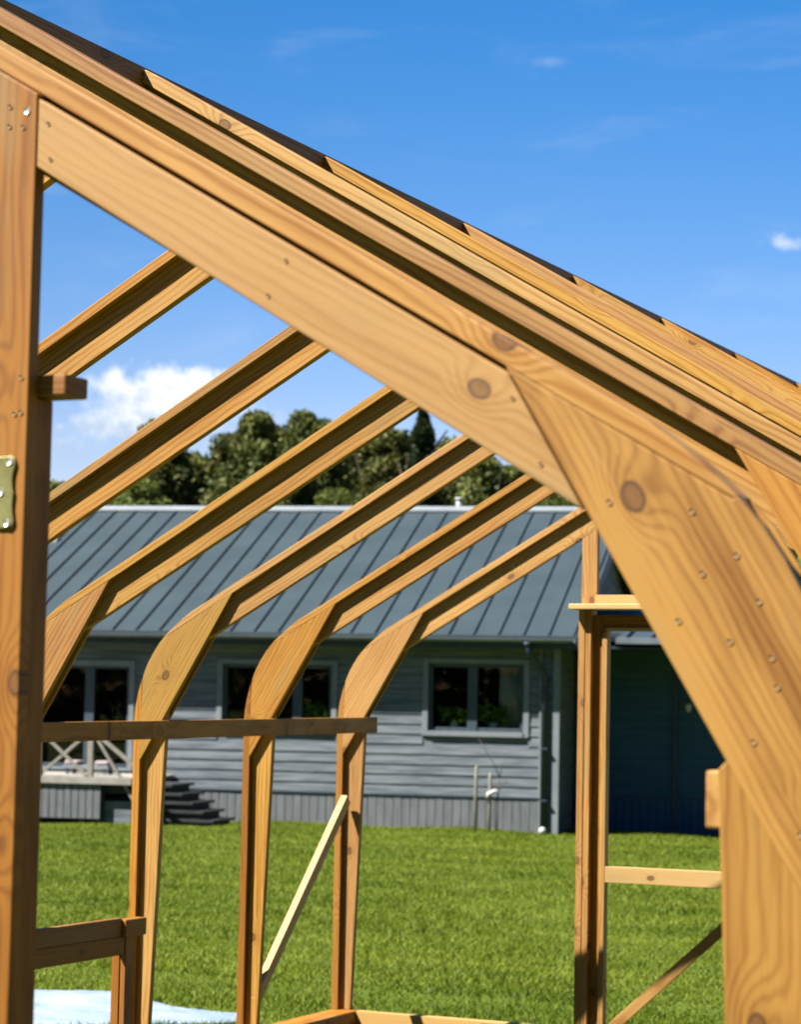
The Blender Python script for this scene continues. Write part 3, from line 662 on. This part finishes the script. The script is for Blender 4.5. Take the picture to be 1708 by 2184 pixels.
def window(u0, u1, z0, z1, mull, door=False):
    b_ = HB(); c = 0.066; n0, n1 = WN-.030, WN+.02
    if not door:
        b_.hbox(u0-.005, u0+c, n0, n1, z0-.01, z1+.01); b_.hbox(u1-c, u1+.005, n0, n1, z0-.01, z1+.01)
        b_.hbox(u0+c+.001, u1-c-.001, n0+.002, n1, z1-c*.8, z1+.01); b_.hbox(u0+c+.001, u1-c-.001, n0-.010, n1, z0-.01, z0+c*.8)
    else:
        b_.hbox(u0-.005, u0+c, n0, n1, z0, z1+.01); b_.hbox(u1-c, u1+.005, n0, n1, z0, z1+.01)
        b_.hbox(u0+c+.001, u1-c-.001, n0+.002, n1, z1-c, z1+.01); b_.hbox(u0+c+.001, u1-c-.001, n0, n1, z0, z0+.035)
    o = b_.build('window' if not door else 'terrace_door', M['trim'], house)
    f = HB(); a, b2, lo, hi = u0+c+.001, u1-c-.001, z0+(c*.8+.001 if not door else .036), z1-c*.8-.001
    e = .045; m0, m1 = WN+.03, WN+.085
    f.hbox(a, a+e, m0, m1, lo, hi); f.hbox(b2-e, b2, m0, m1, lo, hi); f.hbox(a+e+.001, b2-e-.001, m0, m1, hi-e, hi); f.hbox(a+e+.001, b2-e-.001, m0, m1, lo, lo+e)
    f.hbox(mull-.062, mull+.062, m0-.012, m1, lo+.001, hi-.001)
    f.build('sash_frame', M['darkframe'], o)
    for (p, q) in ((a+e+.001, mull-.063), (mull+.063, b2-e-.001)):
        g2 = HB(); g2.hbox(p, q, WN+.055, WN+.060, lo+e+.001, hi-e-.001, bev=0); g2.build('pane', M['glass'], o)
M['darkframe'] = noisy('slate_window_frame', (0.06, 0.09, 0.125), (0.085, 0.12, 0.155), 5.0, 0.5)
window(0.84, 2.19, 1.155, 2.11, 1.465); window(-1.86, -0.28, 1.155, 2.06, -0.805); window(-4.55, -2.98, .605, 2.02, -3.60, True)
# lean-to block on the right of the gable
b_ = HB(); courses(b_, UR+.02, 8.0, 1.75, 0.405, 2.35, 0.126, []); b_.build('siding', M['shadedsiding'], house)
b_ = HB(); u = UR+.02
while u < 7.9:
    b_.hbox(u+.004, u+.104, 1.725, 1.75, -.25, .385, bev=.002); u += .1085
b_.build('skirt', M['shadedsiding'], house)
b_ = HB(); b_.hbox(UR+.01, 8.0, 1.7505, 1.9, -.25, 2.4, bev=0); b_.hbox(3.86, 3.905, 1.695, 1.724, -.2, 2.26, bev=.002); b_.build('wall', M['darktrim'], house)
b_ = HB(); b_.hull_prism([(0.3*S, 2.40*S), (4.2*S, 2.98*S), (4.2*S, 2.93*S), (0.3*S, 2.35*S)], 'x', 3.28*S, 8.2*S, bev=.004)
u = 3.4
while u < 8.1:
    b_.hull_prism([(.31*S, 2.401*S), (4.15*S, 2.973*S), (4.15*S, 3.01*S), (.31*S, 2.44*S)], 'x', (u-.011)*S, (u+.011)*S, bev=.003); u += .315
b_.hull_prism([(.9*S, 2.489*S), (4.2*S, 2.98*S), (4.2*S, 2.93*S), (.9*S, 2.439*S)], 'x', (UR+.02)*S, 3.2795*S, bev=0)  # strip added to block sun leaking past the gable onto the wing wall
r2 = b_.build('porch_roof', M['slate'], house)
b_ = HB(); b_.hbox(3.28, 8.2, .22, .298, 2.33, 2.405); b_.build('gutter', M['gutter'], r2)
b_ = HB(); b_.hbox(3.3, 8.1, .31, 1.72, 2.27, 2.29, bev=0); b_.hbox(UR+.02, 3.275, .34, 1.72, 2.27, 2.30, bev=0); b_.build('soffit', M['darktrim'], r2)  # left soffit panel extended to keep sunlight off the wing wall

# things in the window
def hw(u, n, z): return HOUSE_O + hx*u*S + hn*n*S + Vector((0, 0, z*S))
def cards(centers, size, seed, squash=1.0, jitter=0.5):
    r = np.random.default_rng(seed); n = len(centers)
    a = r.normal(size=(n, 3)); a /= np.linalg.norm(a, axis=1)[:, None]
    b2 = r.normal(size=(n, 3)); b2 -= (b2*a).sum(1)[:, None]*a; b2 /= np.linalg.norm(b2, axis=1)[:, None]
    s1 = size*(1+jitter*(r.random(n)-.5)*2)[:, None]; s2 = s1*squash
    c = centers
    return np.stack([c-a*s1*.5, c-b2*s2*.5+a*s1*.1, c+a*s1*.6, c+b2*s2*.5-a*s1*.05], 1).reshape(-1, 3)
def houseplant(u, wu, z0, z1, label):
    o = empty('potted_plant', hw(u, WN+.15, z0), HPHI); tag(o, label, 'plant', 'houseplants on the window sill')
    r = np.random.default_rng(int(abs(u)*100)+5)
    c = np.stack([r.uniform(-wu, wu, 160)*S, r.normal(0, .05, 160)*S, (.07+r.random(160)**1.2*(z1-z0-.03))*S], 1)
    link('foliage', fastmesh('foliage', cards(c, .085, 4, .7), 4), M['house_leaf'], o)
    b_ = MB(); b_.tube([(0, 0, -.02), (0, 0, .07*S)], [.055, .075], 14); b_.build('pot', M['white'], o)
houseplant(1.22, .2, 1.25, 1.47, 'leafy green houseplant inside the left pane of the right hand window')
houseplant(1.72, .19, 1.25, 1.5, 'leafy green houseplant inside the right pane beside the pale curtain')
houseplant(-.58, .16, 1.25, 1.46, 'leafy green houseplant low inside the middle window behind the post')
cu = bmesh.new(); pts = []
N = 60
for i in range(N+1):
    t_ = i/N; pts.append((1.77+.27*t_, WN+.24+.02*math.sin(t_*52)+.008*math.sin(t_*23)))
rows = [[cu.verts.new((p[0]*S, (p[1]+dn_)*S, z*S)) for p in pts] for z, dn_ in ((1.22, 0), (2.15, 0), (2.15, .006), (1.22, .006))]
for a_, b2 in ((0, 1), (1, 2), (2, 3), (3, 0)):
    for i in range(N): cu.faces.new((rows[a_][i], rows[a_][i+1], rows[b2][i+1], rows[b2][i])).smooth = True
me = bpy.data.meshes.new('curtain'); cu.to_mesh(me); cu.free()
co = link('curtain', me, M['curtain']); co.location = HOUSE_O; co.rotation_euler = (0, 0, HPHI)
tag(co, 'pale pleated curtain drawn to the right inside the bungalow window', 'curtain')

# ------------------------------------------------------------------ terrace deck with steps
deck = empty('terrace_deck', HOUSE_O, HPHI); tag(deck, 'raised wooden terrace with cross braced railing and dark steps beside the bungalow', 'deck')
b_ = HB()
for k in range(17): b_.hbox(-8, -2.40, -1.40+k*.1, -1.40+k*.1+.094, .535, .575, bev=.002)
b_.build('decking', M['deckwood'], deck)
b_ = HB(); b_.hbox(-8, -2.40, -1.43, -1.402, .49, .575, bev=.003); b_.build('edge_board', M['deckwood'], deck)
b_ = HB(); u = -7.9
while u < -2.86:
    b_.hbox(u, u+.083, -1.395+random.uniform(-.003, .003), -1.37, .07, .487, bev=.002); u += .0945
b_.build('skirt', M['skirt'], deck)
b_ = HB()
for u in (-2.86, -2.42): b_.hbox(u, u+.08, -1.36, -1.28, -.1, .488)
b_.hbox(-8, -2.4, -1.3, -1.25, .38, .488); b_.hbox(-7.9, -2.9, -1.2, .28, -.1, .3, bev=0); b_.build('substructure', M['darkstep'], deck)
b_ = HB(); b_.hbox(-2.80, -2.2, -1.30, -1.26, 0.0, .285); b_.build('side_panel', M['siding'], deck)
b_ = HB(); b_.hbox(-2.85, -2.15, -1.42, -1.2, -.09, -.012); b_.build('plinth', M['concrete'], deck)
# steps running down to the right
b_ = HB()
for k in range(5):
    zt = .50-k*.105; u1 = -2.02+k*.135
    b_.hbox(-2.39, u1+.03, -1.10, -.15, zt-.035, zt, bev=.004)
    b_.hbox(-2.39, u1-.03, -1.07, -.18, zt-.105, zt-.0355, bev=0)
b_.build('steps', M['darkstep'], deck)
for u in (-2.985, -3.66, -4.9, -6.1):
    b_ = HB(); b_.hbox(u, u+.068, -1.40, -1.34, .576, 1.12); b_.build('railing_post', M['rail'], deck)
b_ = HB(); b_.hbox(-7.3, -2.92, -1.405, -1.335, 1.121, 1.155); b_.build('top_rail', M['rail'], deck)
def bar(A, B, t=.042, par=None):
    q = HB(); q.beam([c*S for c in A], [c*S for c in B], t, t, (0, 1, 0), bev=.003); q.build('cross_brace', M['rail'], par or deck)
bar((-3.59, -1.365, .60), (-3.0, -1.365, 1.10)); bar((-3.58, -1.395, 1.10), (-2.99, -1.395, .585))
bar((-4.83, -1.365, .60), (-3.68, -1.365, 1.10)); bar((-4.83, -1.395, 1.10), (-3.68, -1.395, .585))
bar((-2.91, -1.36, 1.09), (-2.22, -1.36, 0.05)); 
q = HB(); q.beam([c*S for c in (-2.91, -1.38, 1.12)], [c*S for c in (-2.15, -1.38, .545)], .05, .05, (0, 1, 0)); q.build('handrail', M['rail'], deck)
b_ = HB(); b_.hbox(-2.17, -2.11, -1.40, -1.34, -.05, .56); b_.build('railing_post', M['rail'], deck)
bench = empty('garden_bench', hw(-3.33, -.35, .576), HPHI); tag(bench, 'low garden bench with faded pink cushions on the raised terrace', 'bench')
b_ = HB(); b_.hbox(-.30, .30, -.16, .16, .07, .11); 
for a_ in (-.27, .22):
    for c_ in (-.14, .1): b_.hbox(a_, a_+.045, c_, c_+.04, 0, .069)
b_.build('seat', M['trim'], bench)
for a_ in (-.29, .11):
    b_ = HB(); b_.hbox(a_, a_+.18, -.13, .13, .111, .17, bev=.025); b_.build('cushion', M['cushion'], bench)

# ------------------------------------------------------------------ young tree, stakes and small lamp by the wall
def stake(u, z, label):
    b_ = MB(); p = hw(u, -.25, -.12); b_.tube([p, hw(u+.004, -.25, z-.03), hw(u+.004, -.25, z)], [.022, .022, .008], 8)
    o = b_.build('stake', M['rail']); tag(o, label, 'stake', 'stakes for the young tree')
stake(1.635, .80, 'taller thin wooden stake standing left of the young tree'); stake(1.81, .72, 'shorter pale wooden stake tied to the young tree near the downpipe')
sap = empty('young_tree', hw(1.90, -.25, -.06)); tag(sap, 'bare thin young tree bending left in front of the bungalow wall', 'young tree')
def sp_(u, z, n=-.25): return hw(u, n, z)-hw(1.90, -.25, -.06)
b_ = MB(); b_.tube([sp_(1.90, -.06), sp_(1.91, .35), sp_(1.915, .5), sp_(1.93, .66)], [.014, .012, .011, .010], 8)
tk = b_.build('trunk', M['twig'], sap)
b_ = MB(); b_.tube([sp_(1.93, .66), sp_(1.86, .82), sp_(1.76, .98), sp_(1.66, 1.13)], [.010, .008, .007, .004], 6); b_.build('branch', M['twig'], tk)
b_ = MB(); b_.tube([sp_(1.93, .66), sp_(1.96, .8), sp_(2.03, .97)], [.008, .006, .003], 6); b_.tube([sp_(1.915, .5), sp_(2.0, .6), sp_(2.05, .7)], [.007, .005, .003], 6); b_.build('branch', M['twig'], tk)
b_ = MB(); b_.tube([sp_(1.79, .39, -.28), sp_(1.80, .46, -.285), sp_(1.87, .50, -.28), sp_(1.925, .48, -.27)], [.03, .035, .022, .03], 8); b_.build('tree_tie', M['white'], sap)
b_ = MB(); p = hw(2.43, .0, -.07); b_.tube([p, p+Vector((0, 0, .05)), p+Vector((0, 0, .06)), p+Vector((0, 0, .1)), p+Vector((0, 0, .14)), p+Vector((0, 0, .155))], [.015, .015, .04, .058, .04, .008], 14)
tag(b_.build('garden_lamp', M['white']), 'small white ball shaped garden lamp at the foot of the downpipe', 'lamp')

b_ = MB(); p = hw(4.05, 1.66, 1.50)
b_.tube([p, p+Vector((0, 0, .03)), p+Vector((0, 0, .10)), p+Vector((0, 0, .13))], [.022, .035, .055, .04], 14)
b_.box((p.x-.02, p.y-.0, p.z+.02), (p.x+.02, p.y+.09, p.z+.10))
tag(b_.build('wall_lamp', M['white']), 'small pale lamp fixed to the shaded boarded wall under the porch', 'wall lamp')
# ------------------------------------------------------------------ plastic sheet on the lawn
bm = bmesh.new(); nx, ny = 90, 60
from mathutils import noise as mn
far = [(-7.6, 8.0), (-4.95, 8.30), (-4.45, 8.45), (-4.22, 8.22), (-3.85, 8.14), (-3.46, 8.05)]
near_ = [(-7.4, 5.6), (-5.2, 5.5), (-4.6, 6.1), (-4.15, 6.85), (-3.72, 7.42), (-3.30, 7.72)]
def pl(P, t):
    t *= len(P)-1; i = min(int(t), len(P)-2); f = t-i; return Vector(P[i]).lerp(Vector(P[i+1]), f)
gr = []
for i in range(nx+1):
    row = []
    for j in range(ny+1):
        a_ = pl(far, i/nx); b2 = pl(near_, i/nx); p = b2.lerp(a_, j/ny)
        e = mn.noise(Vector((p.x*1.3, p.y*2.0, 0)))*.045+abs(mn.noise(Vector((p.x*4, p.y*5, 3))))*.03+abs(mn.noise(Vector((p.x*11, p.y*9, 7))))*.012
        k = mn.noise(Vector((p.x*2.5, p.y*2.5, 9)))*.05
        hump = .035*math.exp(-((p.x+4.5)**2/.12+(p.y-8.2)**2/.12))
        row.append(bm.verts.new((p.x+k, p.y+k*.7, GZL+.010+max(0, e)*.45+hump)))
    gr.append(row)
for i in range(nx):
    for j in range(ny): bm.faces.new((gr[i][j], gr[i+1][j], gr[i+1][j+1], gr[i][j+1])).smooth = True
me = bpy.data.meshes.new('plastic_sheet'); bm.to_mesh(me); bm.free()
o = link('plastic_sheet', me, M['sheet']); tag(o, 'crumpled pale blue plastic sheet lying on the lawn by the greenhouse', 'plastic sheet')
sm = o.modifiers.new('thickness', 'SOLIDIFY'); sm.thickness = 0.003

# ------------------------------------------------------------------ trees
def crown_points(kind, h, r, n, seed):
    q = np.random.default_rng(seed); out = []
    if kind == 'spruce':
        t_ = q.random(n)**.75; zz = h*(.1+.9*t_); rad = r*(1-t_)**.85*(.85+.3*np.sin(t_*h*5)); a_ = q.random(n)*6.283
        k = np.sqrt(q.random(n))*.95+.05; return np.stack([np.cos(a_)*rad*k, np.sin(a_)*rad*k, zz-k*rad*.25], 1)
    nc = {'pine': 80, 'birch': 55}[kind]; base = {'pine': .28, 'birch': .08}[kind]
    cs = []
    while len(cs) < nc:
        t_ = q.random(); prof = (math.sin(math.pi*min(1, (t_*.86+.14))))**.65 if kind == 'birch' else (1-abs(t_-.38)**1.6*1.6)
        rad = r*max(.10, prof if kind == 'birch' else 1.05-t_**1.5)*(q.random()**.5); a_ = q.random()*6.283
        cs.append((math.cos(a_)*rad, math.sin(a_)*rad, h*(base+(1-base)*t_)-.35, ((.20+.22*q.random())*(1.25-.55*t_))*r))
    cs.append((0, 0, h-.35, .22*r))
    per = n//len(cs)
    for (x, y, z, cr) in cs:
        d = q.normal(size=(per, 3)); d /= np.linalg.norm(d, axis=1)[:, None]; d *= (q.random(per)**.45)[:, None]*cr; d[:, 2] *= .62
        out.append(d+np.array([x, y, z]))
    return np.concatenate(out)
protos = {}
def tree(x, y, h, r, kind, variant, label):
    key = (kind, variant)
    H0 = 10.0; R0 = {'pine': 2.3, 'birch': 2.4, 'spruce': 1.5}[kind]
    if key not in protos:
        cp = crown_points(kind, H0, R0, {'pine': 30000, 'birch': 18000, 'spruce': 14000}[kind], 50+variant+len(kind)*9)
        cm = fastmesh('crown', cards(cp, {'pine': .17, 'birch': .15, 'spruce': .17}[kind], 8+variant, .55), 4); cm.materials.append(M[kind+'_leaf'])
        b_ = MB(); q = random.Random(variant); pth = [(q.uniform(-.12, .12)*i, q.uniform(-.12, .12)*i, H0*.93*i/6-.3*(i == 0)) for i in range(7)]
        b_.tube(pth, [.17, .15, .13, .1, .08, .05, .02], 8)
        for i in range(2, 6):
            for k in range(3):
                a_ = q.random()*6.28; L_ = R0*.7*(1-i/9); p0 = Vector(pth[i]); b_.tube([p0, p0+Vector((math.cos(a_)*L_*.5, math.sin(a_)*L_*.5, .25)), p0+Vector((math.cos(a_)*L_, math.sin(a_)*L_, .7))], [.05, .035, .012], 5)
        t_ = b_.build('trunk', M['bark']); tm = t_.data; bpy.data.objects.remove(t_)
        protos[key] = (cm, tm)
    cm, tm = protos[key]
    o = empty({'pine': 'pine_tree', 'birch': 'birch_tree', 'spruce': 'spruce_tree'}[kind], (x, y, GZL), random.uniform(0, 6.28))
    o.scale = (r*1.22/R0, r*1.22/R0, h/H0); tag(o, label, 'tree', 'trees standing behind the bungalow')
    for nm, me in (('crown', cm), ('trunk', tm)):
        c = bpy.data.objects.new(nm, me); COL.objects.link(c); c.parent = o
TREES = [(-31.4, 48.6, 7.4, 1.9, 'pine', 0, 'small pine at the far left just beside the door jamb'),
 (-30.9, 53.3, 9.6, 1.9, 'pine', 1, 'leaning pine whose top stands under the white cloud'),
 (-33.0, 58.9, 9.2, 2.0, 'pine', 2, 'pine with a low rounded top right of the cloud'),
 (-31.0, 57.6, 9.7, 1.7, 'pine', 0, 'pine forming the left shoulder of the tall clump'),
 (-28.5, 54.4, 9.9, 1.6, 'pine', 1, 'tall pine with a pointed top left in the tall clump'),
 (-31.5, 61.8, 10.4, 1.8, 'pine', 2, 'dense pine filling the dip between two tall tops'),
 (-29.1, 58.5, 10.4, 1.3, 'pine', 0, 'tallest pine of the clump behind the roof'),
 (-27.2, 56.1, 9.8, 1.35, 'pine', 2, 'pine at the right edge of the tall clump'),
 (-29.7, 63.7, 10.3, 2.0, 'pine', 1, 'pine mostly hidden by the third rafter'),
 (-26.7, 59.6, 9.9, 1.8, 'pine', 0, 'broad pine just left of the pointed spruce'),
 (-22.6, 52.7, 9.6, 1.6, 'spruce', 0, 'slender dark spruce with a sharp pointed top'),
 (-25.9, 62.2, 9.9, 1.9, 'pine', 2, 'round topped pine just right of the pointed spruce'),
 (-22.7, 57.0, 8.8, 1.6, 'pine', 1, 'lower pine above the vent pipe'),
 (-23.5, 61.1, 8.9, 1.7, 'pine', 0, 'lower pine seen between the last two rafters'),
 (-21.2, 57.7, 8.0, 1.6, 'birch', 0, 'pale leafy tree near the right end of the roof ridge'),
 (-21.7, 61.9, 8.0, 1.9, 'pine', 2, 'short pine behind the right end of the roof ridge'),
 (-19.1, 58.7, 7.8, 1.9, 'birch', 1, 'leafy tree hidden behind the big gusset'),
 (-23.0, 39.2, 6.4, 1.5, 'birch', 0, 'light green birch low at the left above the roof ridge'),
 (-19.3, 40.9, 6.3, 1.5, 'birch', 1, 'light green birch in front of the pines above the ridge middle'),
 (-22.5, 43.9, 6.4, 1.6, 'birch', 1, 'light green birch below the tall pine clump'),
 (-18.9, 63.2, 8.8, 2.1, 'pine', 1, 'pine beyond the right end of the bungalow'),
 (-37.8, 54.5, 8.9, 2.3, 'pine', 0, 'pine beyond the left end of the bungalow')]
for t_ in TREES: tree(*t_)
# far wood behind them, and the wood across the lawn behind the viewer that the window panes mirror
def woodmass(name, items, label, seed):
    q = np.random.default_rng(seed); allc = []
    for (x, y, h, r) in items:
        c = crown_points('pine', h, r, 1500, q.integers(1e6)); c[:, 2] = (c[:, 2]-.25*h)*1.3; c += np.array([x, y, GZL]); allc.append(c)
    o = link(name, fastmesh(name, cards(np.concatenate(allc), .62, seed, .7), 4), M['pine_leaf']); tag(o, label, 'woodland', kind='stuff')
q = random.Random(4)
it = []
for k in range(46):
    a_ = R(4+k*.86); d_ = q.uniform(74, 84); it.append((CAM.x-math.sin(a_)*d_, CAM.y+math.cos(a_)*d_, q.uniform(8.2, 10.6)*(.82 if a_ < R(19.5) or a_ > R(32.5) else 1.0), 3.2))
woodmass('forest', it, 'distant dark wood closing the view behind the single trees', 5)
it = []
for k in range(44):
    a_ = R(96+k*4.0); d_ = q.uniform(44, 52); it.append((math.sin(a_)*d_*.98-2, math.cos(a_)*d_, q.uniform(11, 15), 4.6))
woodmass('forest', it, 'dark wood on the near side of the lawn mirrored in the window panes', 6)

# every opaque surface keeps the same albedo calibration
for m in bpy.data.materials:
    if not m.use_nodes or m.name.endswith(('needles', 'birch_leaves')): continue
    nt_ = m.node_tree
    for nd in list(nt_.nodes):
        sock = nd.inputs.get('Base Color') if nd.type == 'BSDF_PRINCIPLED' else (nd.inputs['Color'] if nd.type == 'BSDF_TRANSLUCENT' else None)
        if sock is not None and sock.is_linked:
            src = sock.links[0].from_socket
            mx = nt_.nodes.new('ShaderNodeMix'); mx.data_type = 'RGBA'; mx.blend_type = 'MULTIPLY'; mx.inputs[0].default_value = 1.0
            mx.inputs[7].default_value = (0.485, 0.485, 0.485, 1); nt_.links.new(src, mx.inputs[6]); nt_.links.new(mx.outputs[2], sock)
